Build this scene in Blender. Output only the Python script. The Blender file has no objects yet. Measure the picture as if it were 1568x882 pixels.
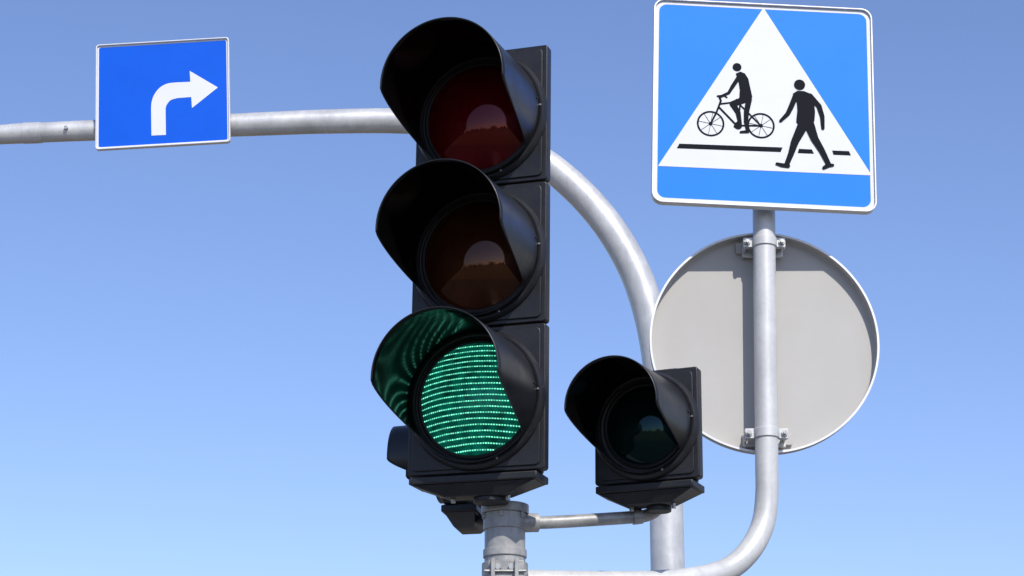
import bpy, bmesh, math, random
from mathutils import Vector, Matrix
random.seed(4)
S=bpy.context.scene
COL=S.collection
rad=math.radians

# ------------------------------------------------------------------ helpers
def empty(name,loc=(0,0,0),ypr=None):
    e=bpy.data.objects.new(name,None); e.empty_display_size=.1
    COL.objects.link(e); e.location=loc
    if ypr:
        e.rotation_mode='YXZ'; e.rotation_euler=(rad(ypr[1]),rad(ypr[2]),rad(ypr[0]))
    return e
def obj(name,bm,mat,parent=None,loc=(0,0,0),rot=(0,0,0),sharp=35,bevel=0,bseg=2,solid=0,smooth=True):
    bmesh.ops.recalc_face_normals(bm,faces=bm.faces) if not solid else None
    me=bpy.data.meshes.new(name)
    for f in bm.faces: f.smooth=smooth
    if smooth:
        bm.normal_update()
        for e in bm.edges:
            if len(e.link_faces)==2 and e.calc_face_angle(0)>rad(sharp): e.smooth=False
    bm.to_mesh(me); bm.free()
    o=bpy.data.objects.new(name,me); COL.objects.link(o)
    o.location=loc; o.rotation_euler=rot
    if parent: o.parent=parent
    for m in (mat if isinstance(mat,(list,tuple)) else [mat]): me.materials.append(m)
    if solid:
        md=o.modifiers.new('s','SOLIDIFY'); md.thickness=solid; md.offset=0
        if len(me.materials)>1: md.material_offset=1; md.material_offset_rim=1
    if bevel:
        md=o.modifiers.new('b','BEVEL'); md.width=bevel; md.segments=bseg; md.limit_method='ANGLE'; md.angle_limit=rad(40); md.harden_normals=False
    return o
def add_box(bm,c,s,rz=0):
    r=bmesh.ops.create_cube(bm,size=1)
    bmesh.ops.scale(bm,vec=s,verts=r['verts'])
    if rz: bmesh.ops.rotate(bm,matrix=Matrix.Rotation(rz,3,'Z'),verts=r['verts'])
    bmesh.ops.translate(bm,vec=c,verts=r['verts'])
    return r['verts']
def add_frustum(bm,c,top,bot,h):
    """top/bot = (half x, half y); c = centre of the top face"""
    v=[]
    for (hx,hy),z in ((top,c[2]),(bot,c[2]-h)):
        for sx,sy in((-1,-1),(1,-1),(1,1),(-1,1)): v.append(bm.verts.new((c[0]+sx*hx,c[1]+sy*hy,z)))
    bm.faces.new(v[0:4]); bm.faces.new(v[4:8][::-1])
    for i in range(4):
        j=(i+1)%4; bm.faces.new((v[i],v[4+i],v[4+j],v[j]))
def add_cyl(bm,p0,p1,r0,r1=None,segs=24,caps=True):
    r1=r0 if r1 is None else r1
    p0,p1=Vector(p0),Vector(p1); d=(p1-p0).normalized()
    a=d.orthogonal().normalized(); b=d.cross(a)
    L=[]
    for p,r in((p0,r0),(p1,r1)):
        L.append([bm.verts.new(p+(a*math.cos(t)+b*math.sin(t))*r) for t in [2*math.pi*i/segs for i in range(segs)]])
    for i in range(segs):
        j=(i+1)%segs; bm.faces.new((L[0][i],L[0][j],L[1][j],L[1][i]))
    if caps: bm.faces.new(L[0][::-1]); bm.faces.new(L[1])
def add_lathe(bm,prof,c=(0,0,0),segs=72,close=False):
    """profile (r,y) revolved round the local y axis"""
    rings=[]
    for r,y in prof:
        if r<1e-6: rings.append([bm.verts.new((c[0],c[1]+y,c[2]))])
        else: rings.append([bm.verts.new((c[0]+r*math.cos(t),c[1]+y,c[2]+r*math.sin(t))) for t in [2*math.pi*i/segs for i in range(segs)]])
    n=len(rings)
    for k in range(n if close else n-1):
        A,B=rings[k],rings[(k+1)%n]
        for i in range(segs):
            j=(i+1)%segs
            if len(A)==1 and len(B)==1: continue
            if len(A)==1: bm.faces.new((A[0],B[i],B[j]))
            elif len(B)==1: bm.faces.new((A[i],B[0],A[j]))
            else: bm.faces.new((A[i],B[i],B[j],A[j]))
def smooth_path(P,n=8):
    """Catmull-Rom through points (x,y,z,r)"""
    P=[Vector(p) for p in P]; out=[]
    Q=[P[0]*2-P[1]]+P+[P[-1]*2-P[-2]]
    for i in range(1,len(Q)-2):
        a,b,c,d=Q[i-1:i+3]
        for k in range(n):
            t=k/n
            out.append(.5*((2*b)+(c-a)*t+(2*a-5*b+4*c-d)*t*t+(3*b-a-3*c+d)*t**3))
    out.append(P[-1]); return out
def add_tube(bm,path,segs=40):
    pts=[Vector(p[:3]) for p in path]; rr=[p[3] for p in path]
    prev=None; rings=[]
    for i,p in enumerate(pts):
        d=(pts[min(i+1,len(pts)-1)]-pts[max(i-1,0)]).normalized()
        if prev is None: a=d.orthogonal().normalized()
        else: a=(prev-d*prev.dot(d)).normalized()
        prev=a; b=d.cross(a)
        rings.append([bm.verts.new(p+(a*math.cos(t)+b*math.sin(t))*rr[i]) for t in [2*math.pi*k/segs for k in range(segs)]])
    for A,B in zip(rings,rings[1:]):
        for i in range(segs):
            j=(i+1)%segs; bm.faces.new((A[i],A[j],B[j],B[i]))
    bm.faces.new(rings[0][::-1]); bm.faces.new(rings[-1])
def rrect(w,h,r,n=8):
    out=[]
    for cx,cz,a0 in((w-r,h-r,0),(-w+r,h-r,90),(-w+r,-h+r,180),(w-r,-h+r,270)):
        for k in range(n+1):
            a=rad(a0+90*k/n); out.append((cx+r*math.cos(a),cz+r*math.sin(a)))
    return out
def add_plate(bm,pts,y0,y1=None):
    """flat polygon in xz at y0 (front), optionally extruded back to y1"""
    A=[bm.verts.new((x,y0,z)) for x,z in pts]; bm.faces.new(A)
    if y1 is not None:
        B=[bm.verts.new((x,y1,z)) for x,z in pts]; bm.faces.new(B[::-1])
        for i in range(len(pts)):
            j=(i+1)%len(pts); bm.faces.new((A[i],B[i],B[j],A[j]))
def add_band(bm,outer,inner,y):
    A=[bm.verts.new((x,y,z)) for x,z in outer];B=[bm.verts.new((x,y,z)) for x,z in inner]
    for i in range(len(outer)):
        j=(i+1)%len(outer); bm.faces.new((A[i],A[j],B[j],B[i]))
def add_frame(bm,outer,inner,y0,y1):
    """solid frame between two outlines from y0 to y1"""
    n=len(outer)
    R=[[bm.verts.new((x,y,z)) for x,z in pts] for pts,y in((outer,y0),(inner,y0),(inner,y1),(outer,y1))]
    for k in range(4):
        A,B=R[k],R[(k+1)%4]
        for i in range(n):
            j=(i+1)%n; bm.faces.new((A[i],A[j],B[j],B[i]))

# ---------------------------------------------------------------- materials
def mat(name,base,rough=.5,metal=0,noise=0,scale=20,bump=0,bscale=60,col2=None,coat=0,spec=.5,rnoise=0,detail=6,dust=0,streak=0):
    m=bpy.data.materials.new(name); m.use_nodes=True
    nt=m.node_tree; N=nt.nodes; b=N['Principled BSDF']
    b.inputs['Base Color'].default_value=(*base,1); b.inputs['Roughness'].default_value=rough
    b.inputs['Metallic'].default_value=metal; b.inputs['Coat Weight'].default_value=coat
    b.inputs['Specular IOR Level'].default_value=spec
    tc=N.new('ShaderNodeTexCoord')
    if noise or rnoise:
        n=N.new('ShaderNodeTexNoise'); n.inputs['Scale'].default_value=scale; n.inputs['Detail'].default_value=detail; n.inputs['Roughness'].default_value=.65
        nt.links.new(tc.outputs['Object'],n.inputs['Vector'])
        col=None
        if noise:
            c2=col2 or tuple(x*(1-noise) for x in base)
            r=N.new('ShaderNodeValToRGB'); r.color_ramp.elements[0].position=.35; r.color_ramp.elements[1].position=.68
            r.color_ramp.elements[0].color=(*c2,1); r.color_ramp.elements[1].color=(*base,1)
            nt.links.new(n.outputs['Fac'],r.inputs['Fac']); col=r.outputs['Color']
            if dust:
                d=N.new('ShaderNodeTexNoise'); d.inputs['Scale'].default_value=230; d.inputs['Detail'].default_value=3
                nt.links.new(tc.outputs['Object'],d.inputs['Vector'])
                dr=N.new('ShaderNodeMapRange'); dr.inputs[1].default_value=.66; dr.inputs[2].default_value=.74; dr.inputs[4].default_value=dust
                nt.links.new(d.outputs['Fac'],dr.inputs[0])
                mx=N.new('ShaderNodeMix'); mx.data_type='RGBA'; mx.inputs[7].default_value=(.30,.28,.25,1)
                nt.links.new(dr.outputs[0],mx.inputs[0]); nt.links.new(col,mx.inputs[6]); col=mx.outputs[2]
            if streak:   # rain streaks and grime: noise stretched along the vertical, plus spangle cells
                mp=N.new('ShaderNodeMapping'); mp.inputs['Scale'].default_value=(38,38,4); nt.links.new(tc.outputs['Object'],mp.inputs[0])
                s=N.new('ShaderNodeTexNoise'); s.inputs['Scale'].default_value=1; s.inputs['Detail'].default_value=7; s.inputs['Roughness'].default_value=.7
                nt.links.new(mp.outputs[0],s.inputs['Vector'])
                sr=N.new('ShaderNodeMapRange'); sr.inputs[1].default_value=.48; sr.inputs[2].default_value=.78; sr.inputs[4].default_value=streak
                nt.links.new(s.outputs['Fac'],sr.inputs[0])
                mx=N.new('ShaderNodeMix'); mx.data_type='RGBA'; mx.inputs[7].default_value=(.13,.12,.105,1)
                nt.links.new(sr.outputs[0],mx.inputs[0]); nt.links.new(col,mx.inputs[6]); col=mx.outputs[2]
                v=N.new('ShaderNodeTexVoronoi'); v.inputs['Scale'].default_value=110; nt.links.new(tc.outputs['Object'],v.inputs['Vector'])
                bw=N.new('ShaderNodeSeparateColor'); nt.links.new(v.outputs['Color'],bw.inputs[0])
                vr=N.new('ShaderNodeMapRange'); vr.inputs[3].default_value=.95; vr.inputs[4].default_value=1.02; nt.links.new(bw.outputs[0],vr.inputs[0])
                sc=N.new('ShaderNodeVectorMath'); sc.operation='SCALE'; nt.links.new(col,sc.inputs[0]); nt.links.new(vr.outputs[0],sc.inputs['Scale']); col=sc.outputs[0]
            nt.links.new(col,b.inputs['Base Color'])
        if rnoise:
            mr=N.new('ShaderNodeMapRange'); mr.inputs[1].default_value=.3; mr.inputs[2].default_value=.7
            mr.inputs[3].default_value=rough-rnoise; mr.inputs[4].default_value=rough+rnoise
            nt.links.new(n.outputs['Fac'],mr.inputs[0]); nt.links.new(mr.outputs[0],b.inputs['Roughness'])
    if bump:
        n2=N.new('ShaderNodeTexNoise'); n2.inputs['Scale'].default_value=bscale; n2.inputs['Detail'].default_value=4
        nt.links.new(tc.outputs['Object'],n2.inputs['Vector'])
        bp=N.new('ShaderNodeBump'); bp.inputs['Strength'].default_value=bump; bp.inputs['Distance'].default_value=.002
        nt.links.new(n2.outputs['Fac'],bp.inputs['Height']); nt.links.new(bp.outputs['Normal'],b.inputs['Normal'])
    return m
M_black=mat('black_polycarbonate',(.018,.018,.021),.46,noise=.35,scale=9,bump=.12,bscale=180,rnoise=.08,col2=(.010,.010,.012),dust=.14,spec=.4)
M_visor=mat('visor_plastic',(.013,.013,.015),.34,noise=.3,scale=12,bump=.10,bscale=40,rnoise=.08,dust=.10,spec=.42)
M_visin=mat('visor_inner_plastic',(.003,.003,.003),.11,noise=.3,scale=12,bump=.12,bscale=16,spec=.15)
M_gasket=mat('rubber_gasket',(.006,.006,.006),.6)
M_galv=mat('galvanised_steel',(.60,.60,.60),.42,metal=.25,noise=1,scale=7,col2=(.47,.47,.47),bump=.12,bscale=50,rnoise=.08,streak=.22)
M_galvd=mat('weathered_steel',(.42,.42,.41),.48,metal=.25,noise=1,scale=20,col2=(.25,.25,.245),bump=.3,bscale=60,rnoise=.1,streak=.6)
M_paintpole=mat('painted_pole_grey',(.64,.64,.63),.40,metal=.15,noise=1,scale=7,col2=(.54,.54,.53),bump=.10,bscale=50,rnoise=.08,streak=.22)
M_alu=mat('aluminium_sign_back',(.475,.462,.44),.8,noise=1,scale=3.5,col2=(.445,.433,.41),bump=.03,bscale=30,spec=.2)
M_rim=mat('sign_edge_metal',(.74,.74,.74),.4,metal=.2,noise=.12,scale=20)
M_white=mat('reflective_white',(.68,.69,.70),.5,noise=.04,scale=7,spec=.2)
M_blue=mat('reflective_blue',(.018,.215,.90),.5,noise=.05,scale=6,spec=.12)
M_blue2=mat('reflective_dark_blue',(.003,.098,.63),.5,noise=.08,scale=6,spec=.12)
M_ink=mat('sign_black_print',(.004,.005,.010),.6,spec=.08)
M_bolt=mat('bolt_steel',(.45,.45,.43),.4,metal=.7,noise=.4,scale=60)
M_conc=mat('concrete',(.35,.34,.32),.85,noise=.3,scale=8,bump=.4)

def lens_mat(name,dark,light,tint,rough=.05,spec=.7):
    m=bpy.data.materials.new(name); m.use_nodes=True; nt=m.node_tree;N=nt.nodes;b=N['Principled BSDF']
    tc=N.new('ShaderNodeTexCoord'); n=N.new('ShaderNodeTexNoise'); n.inputs['Scale'].default_value=14
    r=N.new('ShaderNodeValToRGB'); r.color_ramp.elements[0].color=(*dark,1); r.color_ramp.elements[1].color=(*light,1)
    nt.links.new(tc.outputs['Object'],n.inputs['Vector']); nt.links.new(n.outputs['Fac'],r.inputs['Fac']); nt.links.new(r.outputs['Color'],b.inputs['Base Color'])
    b.inputs['Roughness'].default_value=rough; b.inputs['Specular IOR Level'].default_value=spec
    b.inputs['Specular Tint'].default_value=(*tint,1)
    return m
M_red=lens_mat('red_lens',(.050,.0008,.0015),(.105,.002,.0035),(1,.36,.36),.025)
M_amb=lens_mat('amber_lens',(.026,.007,.0025),(.052,.014,.005),(1,.56,.42),.025)
M_dim=lens_mat('dark_green_lens',(.002,.007,.007),(.004,.014,.0135),(.40,.75,.8),.03,.45)
# lit green LED lens: rows of bright points behind ribbed teal glass
def green():
    m=bpy.data.materials.new('lit_green_lens'); m.use_nodes=True; nt=m.node_tree;N=nt.nodes;b=N['Principled BSDF'];L=nt.links
    tc=N.new('ShaderNodeTexCoord'); sp=N.new('ShaderNodeSeparateXYZ'); L.new(tc.outputs['Object'],sp.inputs[0])
    def mth(op,a,bv=None,c=None):
        n=N.new('ShaderNodeMath'); n.operation=op
        for i,v in enumerate((a,bv,c)):
            if v is None: continue
            if isinstance(v,(int,float)): n.inputs[i].default_value=v
            else: L.new(v,n.inputs[i])
        return n.outputs[0]
    x,z=sp.outputs[0],sp.outputs[2]
    nz=N.new('ShaderNodeTexNoise'); nz.inputs['Scale'].default_value=9; L.new(tc.outputs['Object'],nz.inputs['Vector'])
    zc=mth('ADD',z,mth('MULTIPLY',mth('MULTIPLY',x,x),.35))
    zc=mth('ADD',zc,mth('MULTIPLY',nz.outputs['Fac'],.006))
    ph=mth('MULTIPLY',zc,2*math.pi/.0142)
    line=mth('POWER',mth('ADD',mth('MULTIPLY',mth('SINE',ph),.5),.5),9)
    row=mth('FLOOR',mth('DIVIDE',mth('ADD',zc,.0036),.0142))
    dots=mth('ADD',mth('MULTIPLY',mth('SINE',mth('ADD',mth('MULTIPLY',x,2*math.pi/.0062),mth('MULTIPLY',row,2.4))),.45),.55)
    n2=N.new('ShaderNodeTexNoise'); n2.inputs['Scale'].default_value=130; L.new(tc.outputs['Object'],n2.inputs['Vector'])
    gl=mth('ADD',mth('MULTIPLY',n2.outputs['Fac'],2.4),-.2)
    li=mth('MULTIPLY',mth('MULTIPLY',line,dots),gl)
    n3=N.new('ShaderNodeTexNoise'); n3.inputs['Scale'].default_value=50; n3.inputs['Detail'].default_value=5; L.new(tc.outputs['Object'],n3.inputs['Vector'])
    rp=N.new('ShaderNodeValToRGB'); e=rp.color_ramp.elements
    e[0].position=.32; e[0].color=(.0,.028,.020,1); e[1].position=.72; e[1].color=(.0,.17,.110,1)
    L.new(n3.outputs['Fac'],rp.inputs['Fac'])
    mx=N.new('ShaderNodeMix'); mx.data_type='RGBA'; L.new(li,mx.inputs[0]); L.new(rp.outputs['Color'],mx.inputs[6]); mx.inputs[7].default_value=(.20,1.0,.66,1)
    L.new(mx.outputs[2],b.inputs['Emission Color'])
    L.new(mth('ADD',.62,mth('MULTIPLY',li,1.8)),b.inputs['Emission Strength'])
    b.inputs['Base Color'].default_value=(.0,.045,.030,1); b.inputs['Roughness'].default_value=.22
    b.inputs['Specular Tint'].default_value=(.3,.9,.7,1)
    bp=N.new('ShaderNodeBump'); bp.inputs['Strength'].default_value=.3; bp.inputs['Distance'].default_value=.001
    L.new(line,bp.inputs['Height']); L.new(bp.outputs['Normal'],b.inputs['Normal'])
    return m
M_green=green()

# ------------------------------------------------------------- signal heads
def visor(name,parent,c,r0,r1,L,back=.02,full=-4,end=-36,n=120,m=14):
    bm=bmesh.new(); rows=[]
    for i in range(n):
        t=2*math.pi*i/n; e=math.degrees(math.asin(math.sin(t)))
        k=max(0,min(1,(e-end)/(full-end))); k=k**.8
        k=k*k*(3-2*k)*.45+k*.55
        Lf=back+(L-back)*k
        row=[]
        for j in range(m+1):
            y=Lf*j/m; f=y/L
            r=r0+(r1-r0)*f
            row.append(bm.verts.new((c[0]+r*math.cos(t),c[1]-y,c[2]+r*math.sin(t)-.003*f)))
        rows.append(row)
    for i in range(n):
        A,B=rows[i],rows[(i+1)%n]
        for j in range(m): bm.faces.new((A[j],A[j+1],B[j+1],B[j]))
    o=obj(name,bm,[M_visin,M_visor],parent,solid=.003,sharp=60)
    return o
def signal_head(name,loc,ypr,W,H,lenses,lr,vL,vr0,vr1,depth=.13,tray_off=0,socket=True):
    P=empty(name,loc,ypr); n=len(lenses); tot=H*n; w=W/2
    rr=vr0+.010     # outer radius of the moulded ring
    for k,lm in enumerate(lenses):
        zc=tot/2-H*(k+.5)
        bm=bmesh.new()
        add_plate(bm,rrect(w,H/2-.0018,.008,3),0,.030)
        o=obj(f'door_{k+1}',bm,M_black,P,loc=(0,0,zc),bevel=.003)
        bm=bmesh.new()
        add_plate(bm,rrect(w-.012,H/2-.012,.012,3),-.004,.0)
        o=obj(f'door_panel_{k+1}',bm,M_black,P,loc=(0,-.0005,zc),bevel=.002)
        bm=bmesh.new()
        vs=[]
        for (hx,hz),y in (((w-.014,H/2-.0005),.0305),((w-.022,H/2-.0005),.06),((w-.07,H/2-.012),depth)):
            vs.append([bm.verts.new((sx*hx,y,sz*hz)) for sx,sz in((-1,-1),(1,-1),(1,1),(-1,1))])
        for A,B in zip(vs,vs[1:]):
            for i in range(4): bm.faces.new((A[i],A[(i+1)%4],B[(i+1)%4],B[i]))
        bm.faces.new(vs[0]); bm.faces.new(vs[-1][::-1])
        obj(f'housing_{k+1}',bm,M_black,P,loc=(0,0,zc),bevel=.006)
        bm=bmesh.new()
        add_lathe(bm,[(rr+.006,-.003),(rr+.003,-.012),(rr-.002,-.018),(rr-.007,-.018),(vr0-.0035,-.015),(vr0-.006,-.006),(lr+.002,-.004),(lr+.002,.01),(rr+.006,.01)],(0,0,zc),96,True)
        obj(f'lens_ring_{k+1}',bm,M_black,P,sharp=50)
        bm=bmesh.new()
        add_lathe(bm,[(lr+.006,-.0062),(lr+.006,-.011),(lr+.001,-.013),(lr-.003,-.010),(lr-.003,-.004)],(0,0,zc),96,True)
        obj(f'lens_gasket_{k+1}',bm,M_gasket,P)
        bm=bmesh.new(); sag=lr*.30; Rs=(lr*lr+sag*sag)/(2*sag); pr=[]
        for i in range(17):
            r=lr*i/16; pr.append((r,-(math.sqrt(Rs*Rs-r*r)-(Rs-sag))))
        add_lathe(bm,pr,(0,0,0),96)
        obj(f'lens_{k+1}',bm,lm,P,loc=(0,-.006,zc),sharp=80)
        visor(f'visor_{k+1}',P,(0,-.012,zc),vr0,vr1,vL)
        bm=bmesh.new()
        for a in (4,176,-68):
            x=(vr0+.004)*math.cos(rad(a)); z=zc+(vr0+.004)*math.sin(rad(a))
            add_cyl(bm,(x,-.018,z),(x,-.0205,z),.0026,segs=10)
        obj(f'screws_{k+1}',bm,M_bolt,P)
        # rivets that hold the visor on
        bm=bmesh.new()
        for a in (8,52,128,172):
            x=(vr0+.001)*math.cos(rad(a)); z=zc+(vr0+.001)*math.sin(rad(a))
            x2=(vr0+.0035)*math.cos(rad(a)); z2=zc+(vr0+.0035)*math.sin(rad(a))
            add_cyl(bm,(x,-.036,z),(x2,-.036,z2),.0035,segs=12)
        obj(f'visor_rivets_{k+1}',bm,M_black,P)
    # base tray, shallow so that it stays under the door
    bm=bmesh.new(); zb=-tot/2
    add_box(bm,(-.006,.040,zb-.0105),(W*.93,.092,.018))
    add_frustum(bm,(-.006,.042,zb-.0198),(W*.45,.042),(W*.22,.026),.030)
    if socket: add_cyl(bm,(tray_off,.06,zb-.049),(tray_off,.06,zb-.062),.042 if W>.3 else .03,segs=32)
    obj('base_tray',bm,M_black,P,bevel=.003)
    if socket:
        bm=bmesh.new()
        for sx in(-1,1):
            add_cyl(bm,(sx*W*.2,.04,zb-.048),(sx*W*.2,.04,zb-.06),.006,segs=6)
        obj('tray_bolts',bm,M_bolt,P)
    bm=bmesh.new(); add_frustum(bm,(0,.06,tot/2+.006),(W*.26,.035),(W*.32,.045),.006)
    obj('top_cap',bm,M_black,P,bevel=.002)
    return P
signal_head('traffic_light',(-.081,4.83,3.251),(-18.9,.9,1.0),.347,.36,[M_red,M_amb,M_green],.141,.272,.158,.154,tray_off=.02)
signal_head('traffic_light',(.327,4.952,2.855),(-23.4,-.2,.5),.269,.28,[M_dim],.101,.235,.121,.114,depth=.10,tray_off=.01)
signal_head('traffic_light',(-.156,5.30,2.976),(-101,0,0),.22,.26,[M_dim,M_dim],.085,.136,.104,.102,depth=.09,socket=False)

# ---------------------------------------------------------- signal post
P=empty('signal_post',(0,0,0))
px,py=-.017,4.97
bm=bmesh.new(); add_cyl(bm,(px,py,.0),(px,py,2.655),.0490,segs=56)
obj('post_tube',bm,M_galvd,P)
bm=bmesh.new()
add_cyl(bm,(px,py,2.640),(px,py,2.662),.058,segs=56)
add_cyl(bm,(px,py,2.60),(px,py,2.640),.0525,segs=56)
for a in range(0,360,60):
    x=px+.053*math.cos(rad(a+20)); y=py+.053*math.sin(rad(a+20)); add_cyl(bm,(x,y,2.625),(x,y,2.640),.006,segs=6)
obj('post_head_flange',bm,M_galvd,P,bevel=.002)
bm=bmesh.new()
add_cyl(bm,(px,py,2.533),(px,py,2.553),.0525,segs=56)
add_cyl(bm,(px,py,2.44),(px,py,2.520),.0555,segs=56)
add_box(bm,(px+.003,py-.058,2.482),(.085,.016,.070))
for dx in(-.028,.028):
    add_box(bm,(px+dx,py-.070,2.482),(.010,.030,.072))
obj('post_clamp',bm,M_galvd,P,bevel=.002)
bm=bmesh.new()
for dz in(-.018,.018):
    for dx in(-.016,.016): add_cyl(bm,(px+dx,py-.066,2.482+dz),(px+dx,py-.074,2.482+dz),.008,segs=6)
add_cyl(bm,(px-.048,py-.07,2.49),(px+.05,py-.07,2.49),.004,segs=10)
obj('post_clamp_bolts',bm,M_bolt,P)
bm=bmesh.new()
add_tube(bm,smooth_path([(.0,4.965,2.617,.0155),(.10,4.99,2.625,.0155),(.20,5.01,2.635,.0155),(.30,5.04,2.648,.0155),(.335,5.045,2.655,.0155),(.358,5.045,2.672,.0155),(.366,5.045,2.705,.0155)]),24)
add_cyl(bm,(.022,4.971,2.619),(.062,4.981,2.622),.023,segs=28)
add_cyl(bm,(.352,5.045,2.664),(.366,5.045,2.70),.019,segs=28)
add_cyl(bm,(.295,5.038,2.647),(.318,5.042,2.651),.019,segs=28)
add_cyl(bm,(.362,5.035,2.678),(.362,5.035,2.690),.034,segs=28)
obj('small_head_arm',bm,M_galvd,P)
bm=bmesh.new()
add_tube(bm,smooth_path([(-.015,4.99,2.645,.012),(-.03,5.12,2.655,.012),(-.075,5.22,2.675,.012),(-.085,5.27,2.695,.012)]),24)
obj('side_head_arm',bm,M_black,P)
bm=bmesh.new(); add_cyl(bm,(px,py,0),(px,py,.06),.13,segs=40)
obj('post_base_flange',bm,M_galvd,P)

# --------------------------------------------------------- gantry mast
P=empty('gantry_mast')
path=[(-5.2,8.7,5.00,.040),(-3.4,8.7,5.095,.042),(-2.471,8.7,5.141,.0435),(-1.916,8.7,5.169,.0465),(-1.244,8.7,5.196,.052),(-.863,8.7,5.212,.0545),(-.511,8.7,5.216,.057),(-.246,8.7,5.196,.0595),(-.02,8.7,5.115,.062),(.195,8.7,4.975,.065),(.388,8.7,4.770,.067),(.523,8.7,4.540,.0685),(.598,8.7,4.310,.0695),(.636,8.7,4.073,.070),(.650,8.7,3.840,.0705),(.653,8.7,3.611,.071),(.653,8.7,3.109,.072),(.653,8.7,1.5,.074),(.653,8.7,0,.076)]
bm=bmesh.new(); add_tube(bm,smooth_path(path,10),56); obj('curved_tube',bm,M_galv,P)
bm=bmesh.new()
add_cyl(bm,(-2.11,8.7,5.1595),(-2.19,8.7,5.1565),.0480,.0480,segs=48)
add_cyl(bm,(-2.19,8.7,5.1565),(-2.25,8.7,5.153),.0460,.0452,segs=48)
obj('sleeve_joint',bm,M_galv,P,bevel=.001)
bm=bmesh.new(); add_cyl(bm,(-1.99,8.66,5.162),(-1.99,8.640,5.162),.009,segs=6); add_cyl(bm,(.62,8.63,3.9),(.62,8.62,3.9),.01,segs=6)
obj('grub_screws',bm,M_bolt,P)
bm=bmesh.new(); add_box(bm,(.653,8.7,.02),(.40,.40,.04)); obj('base_plate',bm,M_galvd,P,bevel=.003)

# --------------------------------------------------------- sign post (bent)
P=empty('sign_post')
R=.0300
path=[(.692,5.27,4.03,R),(.683,5.27,3.762,R),(.675,5.27,3.498,R),(.666,5.27,3.15,R),(.658,5.27,2.853,R),(.654,5.27,2.745,R),(.637,5.262,2.665,R),(.592,5.235,2.592,R),(.528,5.205,2.543,R),(.430,5.15,2.512,R),(.30,5.09,2.494,R),(.15,5.03,2.484,R),(.03,4.985,2.478,R)]
bm=bmesh.new(); add_tube(bm,smooth_path(path,10),48); obj('bent_tube',bm,M_paintpole,P)
for k,(cx,cz) in enumerate(((.6735,3.439),(.6598,2.915))):
    bm=bmesh.new()
    add_cyl(bm,(cx,5.27,cz-.0125),(cx,5.27,cz+.0125),.0335,segs=48)
    for sx in(-1,1):
        add_box(bm,(cx+sx*.044,5.268,cz),(.024,.005,.027)); add_box(bm,(cx+sx*.044,5.279,cz),(.024,.005,.027))
        add_box(bm,(cx+sx*.050,5.300,cz+.001),(.006,.050,.026))
        add_box(bm,(cx+sx*.040,5.318,cz-.008),(.030,.012,.034))
    obj(f'clamp_{k+1}',bm,M_paintpole,P,bevel=.0015)
    bm=bmesh.new()
    for sx in(-1,1):
        add_cyl(bm,(cx+sx*.046,5.292,cz),(cx+sx*.046,5.252,cz),.0045,segs=12)
        add_cyl(bm,(cx+sx*.046,5.2655,cz),(cx+sx*.046,5.259,cz),.0085,segs=6)
    obj(f'clamp_bolts_{k+1}',bm,M_bolt,P)

# --------------------------------------------------------- round sign, seen from behind
P=empty('round_traffic_sign',(.668,5.335,3.175))
r=.302
bm=bmesh.new(); add_lathe(bm,[(0,0),(.05,0),(.15,0),(.25,0),(r-.008,0),(r-.0035,-.003),(r-.0025,-.010),(r-.0025,-.030),(r,-.031),(r+.001,-.028),(r+.001,-.004),(r-.002,.004),(r-.01,.006),(0,.006)],(0,0,0),160)
obj('aluminium_disc',bm,M_alu,P,sharp=25)
bm=bmesh.new(); add_lathe(bm,[(r-.0035,-.0305),(r-.0035,-.0335),(r+.0018,-.0335),(r+.0018,-.0305)],(0,0,0),160,True)
obj('rolled_edge',bm,M_rim,P)
bm=bmesh.new(); add_lathe(bm,[(0,.0075),(r-.012,.0075)],(0,0,0),96)
obj('front_face',bm,M_white,P)
bm=bmesh.new()
for cz in(.268,-.262):
    add_box(bm,(.0,-.006,cz),(.13,.010,.030))
obj('rear_channels',bm,M_alu,P,bevel=.002)

# --------------------------------------------------------- crossing sign
P=empty('pedestrian_crossing_sign',(.678,5.206,3.812),(2.5,-1.3,2.0))
def A(x,y):
    """artwork drawing units (1 unit ~ 1.8 mm) -> metres on the plate"""
    k=565+(y-163)/314*23
    return ((x-1169.2)/k,(163+.0465*(x-1169)-y)/521)
h=.300
bm=bmesh.new(); add_frame(bm,rrect(h,h,.030),rrect(h-.0045,h-.0045,.0265),-.008,.016)
obj('folded_edge',bm,M_rim,P,bevel=.0015)
bm=bmesh.new(); add_plate(bm,rrect(h-.005,h-.005,.026),.0,.004); obj('back_plate',bm,M_alu,P)
bm=bmesh.new(); add_band(bm,rrect(h-.005,h-.005,.026),rrect(h-.015,h-.015,.022),-.0010); obj('white_border',bm,M_white,P)
bm=bmesh.new(); add_plate(bm,rrect(h-.0148,h-.0148,.022),-.0006); obj('blue_field',bm,M_blue,P)
bm=bmesh.new(); add_plate(bm,[A(1170,12),A(1335,271),A(1007,257)],-.0014); obj('white_triangle',bm,M_white,P)
yy=[-.0020]
def stroke(bm,pts,ws,caps=True):
    """tapered polyline drawn as flat shapes, each a hair above the last"""
    pts=[Vector(A(*p)) for p in pts]; ws=[w/565/2 for w in ws]
    for i in range(len(pts)-1):
        a,b=pts[i],pts[i+1]; d=(b-a).normalized(); n=Vector((-d.y,d.x))
        yy[0]-=.00002
        add_plate(bm,[tuple(a+n*ws[i]),tuple(b+n*ws[i+1]),tuple(b-n*ws[i+1]),tuple(a-n*ws[i])],yy[0])
    if caps:
        for p,w in zip(pts,ws):
            yy[0]-=.00002
            add_plate(bm,[(p.x+w*math.cos(t),p.y+w*math.sin(t)) for t in [2*math.pi*k/18 for k in range(18)]],yy[0])
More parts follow.
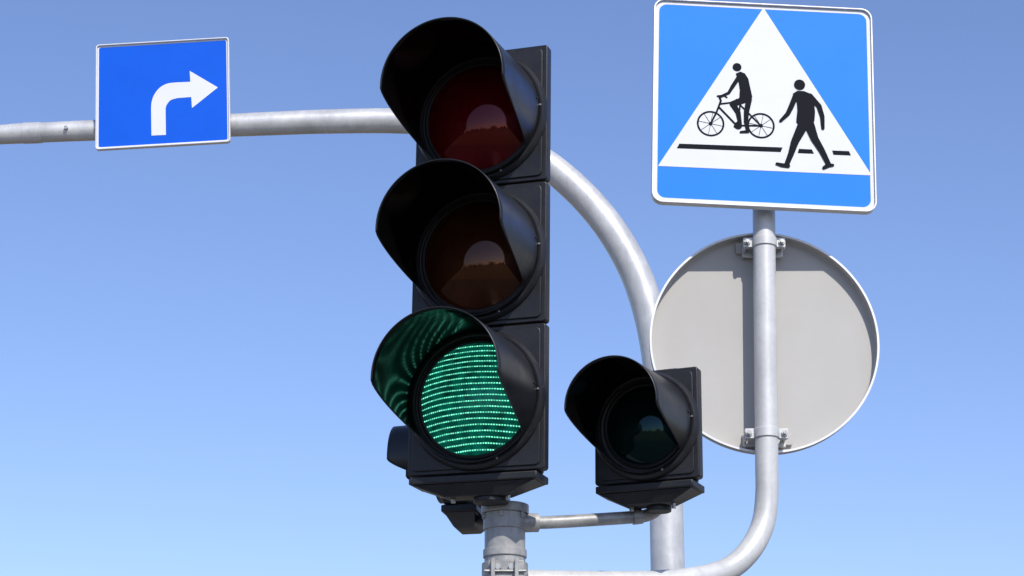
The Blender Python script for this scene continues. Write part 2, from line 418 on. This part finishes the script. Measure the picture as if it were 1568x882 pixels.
def disc(bm,c,r,n=28):
    c=A(*c); r/=550; yy[0]-=.00002
    add_plate(bm,[(c[0]+r*math.cos(t),c[1]+r*math.sin(t)) for t in [2*math.pi*k/n for k in range(n)]],yy[0])
def ring(bm,c,r,w,n=40):
    c=A(*c); r/=550; w/=550; yy[0]-=.00002
    f=lambda q:[(c[0]+q*math.cos(t),c[1]+q*math.sin(t)) for t in [2*math.pi*k/n for k in range(n)]]
    add_band(bm,f(r),f(r-w),yy[0])
def poly(bm,pts):
    yy[0]-=.00002; add_plate(bm,[A(*p) for p in pts],yy[0])
bm=bmesh.new()
poly(bm,[(1040,223.5),(1198,229),(1195,236),(1036,230.5)])
poly(bm,[(1223,231),(1243,232),(1246,238.5),(1221,237.5)])
poly(bm,[(1274,233.5),(1300,234.5),(1303,241),(1276,240)])
obj('crossing_line',bm,M_ink,P,smooth=False)
bm=bmesh.new()
FW,RW=(1088,193),(1165,196)
for c in(FW,RW):
    ring(bm,c,20.5,2.8); disc(bm,c,3)
    for a in range(0,180,45):
        dx,dy=19*math.cos(rad(a+12)),19*math.sin(rad(a+12)); stroke(bm,[(c[0]-dx,c[1]-dy),(c[0]+dx,c[1]+dy)],[.7,.7],False)
stroke(bm,[(1101,151),(1104,158),(1097,176),FW],[3,3.2,3,2.6])
stroke(bm,[(1099,151),(1109,150),(1113,153)],[3,3,2.5])
stroke(bm,[(1102,163),(1127,160)],[2.6,2.6]); stroke(bm,[(1101,168),(1128,196)],[3,3])
stroke(bm,[(1134,160),(1129,196)],[2.6,2.6]); stroke(bm,[(1134,165),RW],[2.4,2.4]); stroke(bm,[(1129,196),RW],[2.6,2.6])
stroke(bm,[(1128,157),(1145,158)],[4,4])
disc(bm,(1130,196),6)
obj('bicycle_pictogram',bm,M_ink,P,smooth=False)
bm=bmesh.new()
disc(bm,(1129,106),6.6)
poly(bm,[(1127,116),(1134,113),(1141,116),(1146,124),(1149,138),(1152,152),(1150,158),(1140,161),(1132,156),(1133,141),(1131,128)])
stroke(bm,[(1134,118),(1122,136),(1116,146),(1103,152)],[7,6,4.5,4])
stroke(bm,[(1143,155),(1122,163),(1130,176),(1133,193)],[11,9.5,8,5.5])
stroke(bm,[(1133,195),(1125,197)],[5,4])
stroke(bm,[(1147,156),(1143,175),(1142,190),(1144,202)],[9,8,6.5,5])
stroke(bm,[(1145,205),(1134,206)],[5,3.5])
obj('cyclist_pictogram',bm,M_ink,P,smooth=False)
bm=bmesh.new()
disc(bm,(1224.5,133),8.3)
poly(bm,[(1214,147),(1221,142.5),(1231,143),(1241,147),(1246,158),(1248,175),(1247,188),(1244,198),(1235,203),(1224,198),(1219,190),(1221,172),(1220,160)])
stroke(bm,[(1219,149),(1211,168),(1206,178),(1195,189)],[9,8,7,4.5])
stroke(bm,[(1240,151),(1254,166),(1259,182),(1260,200)],[10,8,7,5])
stroke(bm,[(1229,196),(1217,220),(1211,238),(1204,255)],[16,12,9,7.5])
stroke(bm,[(1206,257),(1197,256),(1189,254)],[6.5,6,4.5])
stroke(bm,[(1239,195),(1247,216),(1258,234),(1268,254)],[16,12,9.5,7.5])
stroke(bm,[(1268,256),(1261,260)],[7,5]); stroke(bm,[(1270,256),(1275,256)],[6,4])
obj('pedestrian_pictogram',bm,M_ink,P,smooth=False)
bm=bmesh.new()
for z in(.15,-.15): add_box(bm,(0,.022,z),(.40,.025,.03))
obj('rear_rails',bm,M_galv,P,bevel=.002)

# --------------------------------------------------------- lane arrow sign on the mast
P=empty('turn_right_arrow_sign',(-1.561,8.617,5.314),(-1.3,.6,-3.1))
w,hh=.300,.2535
bm=bmesh.new(); add_frame(bm,rrect(w,hh,.014),rrect(w-.006,hh-.006,.010),-.010,.014); obj('folded_edge',bm,M_rim,P,bevel=.002)
bm=bmesh.new(); add_plate(bm,rrect(w-.0065,hh-.0065,.010),.0,.004); obj('back_plate',bm,M_alu,P)
bm=bmesh.new(); add_band(bm,rrect(w-.0065,hh-.0065,.010),rrect(w-.013,hh-.013,.008),-.0012); obj('white_border',bm,M_white,P)
bm=bmesh.new(); add_plate(bm,rrect(w-.0128,hh-.0128,.008),-.0008); obj('blue_field',bm,M_blue2,P)
def B(x,y): return ((x-249.5)/342,(143-.058*(x-250)-y)/311)
pts=[(232,206),(231.5,166)]
for k in range(1,10):
    a=rad(180-90*k/10); pts.append((265+33.5*math.cos(a),164-37*math.sin(a)))
pts+=[(270,126.5),(292,125.5),(291,109),(334,134),(294,165),(293,148.5),(272,150)]
for k in range(1,8):
    a=rad(90+90*k/8); pts.append((272+18.5*math.cos(a),168-18*math.sin(a)))
pts+=[(253.5,170),(254,205)]
bm=bmesh.new(); add_plate(bm,[B(*p) for p in pts],-.0016)
bmesh.ops.triangulate(bm,faces=bm.faces)
obj('white_arrow',bm,M_white,P,smooth=False)
bm=bmesh.new()
for x in(-.18,.18):
    add_box(bm,(x,.020,0),(.04,.012,.30))
obj('rear_brackets',bm,M_galv,P,bevel=.002)

# ---------------------------------------------------------------- setting
def sheet(name,x0,x1,y0,y1,z,m,parent=None):
    bm=bmesh.new(); bm.faces.new([bm.verts.new(p) for p in((x0,y0,z),(x1,y0,z),(x1,y1,z),(x0,y1,z))])
    return obj(name,bm,m,parent,smooth=False)
M_grass=mat('grass',(.10,.10,.035),.95,noise=1,scale=.05,col2=(.17,.11,.05),bump=.5,bscale=4)
M_asph=mat('asphalt',(.055,.055,.057),.9,noise=1,scale=3,col2=(.042,.042,.044),bump=.6,bscale=120)
M_pave=mat('paving',(.30,.29,.27),.85,noise=1,scale=4,col2=(.24,.23,.22),bump=.4,bscale=60)
sheet('ground',-1500,1500,-1500,1500,-.14,M_grass)
sheet('road',-200,200,-6,3.2,-.12,M_asph)
bm=bmesh.new(); add_box(bm,(0,6.85,-.07),(60,7.0,.14)); obj('pavement',bm,M_pave,smooth=False)
bm=bmesh.new(); add_box(bm,(0,3.275,-.065),(60,.145,.15)); obj('kerb',bm,M_conc,bevel=.01)
# distant belt of trees round the horizon (mirrored in the lenses)
M_leaf=mat('tree_foliage',(.045,.07,.022),.9,noise=1,scale=.4,col2=(.02,.035,.012))
bm=bmesh.new()
for i in range(300):
    a=random.uniform(0,2*math.pi); d=random.uniform(110,200)
    if math.sin(a)>.93: continue
    hgt=random.uniform(5,13); cx,cy=d*math.cos(a),d*math.sin(a)
    for k in range(34):
        u=random.gauss(0,1),random.gauss(0,1),random.gauss(0,1); l=math.sqrt(sum(q*q for q in u)) or 1
        q=random.uniform(.5,1)
        c=Vector((cx+u[0]/l*hgt*.42*q,cy+u[1]/l*hgt*.42*q,hgt*.55+u[2]/l*hgt*.42*q))
        s=random.uniform(.6,1.5)
        t=[Vector((random.uniform(-s,s),random.uniform(-s,s),random.uniform(-s,s)))+c for _ in range(4)]
        v=[bm.verts.new(p) for p in t]
        bm.faces.new((v[0],v[1],v[2])); bm.faces.new((v[0],v[2],v[3])); bm.faces.new((v[1],v[3],v[2]))
obj('tree_line',bm,M_leaf,smooth=False)

# ---------------------------------------------------------------- light
EL,AZ=rad(41),rad(19)
w=bpy.data.worlds.new('World'); S.world=w; w.use_nodes=True; nt=w.node_tree
sky=nt.nodes.new('ShaderNodeTexSky'); sky.sky_type='NISHITA'; sky.sun_disc=False
sky.sun_elevation=EL; sky.sun_rotation=math.pi-AZ; sky.altitude=0; sky.air_density=1.0; sky.dust_density=.6; sky.ozone_density=2.5
bg=nt.nodes['Background']; bg.inputs['Strength'].default_value=.15
tint=nt.nodes.new('ShaderNodeMix'); tint.data_type='RGBA'; tint.blend_type='MULTIPLY'; tint.inputs[0].default_value=1
tint.inputs[7].default_value=(.99,.98,1.17,1)
nt.links.new(sky.outputs[0],tint.inputs[6]); nt.links.new(tint.outputs[2],bg.inputs['Color'])
sd=bpy.data.lights.new('sun','SUN'); sd.energy=4.2; sd.angle=rad(.5); sd.color=(1,.96,.88)
so=bpy.data.objects.new('sun',sd); COL.objects.link(so)
to_sun=Vector((math.sin(AZ)*math.cos(EL),-math.cos(AZ)*math.cos(EL),math.sin(EL)))
so.rotation_euler=to_sun.to_track_quat('Z','Y').to_euler(); so.location=to_sun*20

cd=bpy.data.cameras.new('camera'); cam=bpy.data.objects.new('camera',cd); COL.objects.link(cam)
cam.location=(0,0,1.6); cam.rotation_euler=(rad(108),0,0)
cd.sensor_width=36; cd.lens=36*3200/1568; cd.clip_start=.05; cd.clip_end=5000
S.camera=cam
S.view_settings.view_transform='Standard'; S.view_settings.look='None'; S.view_settings.exposure=0
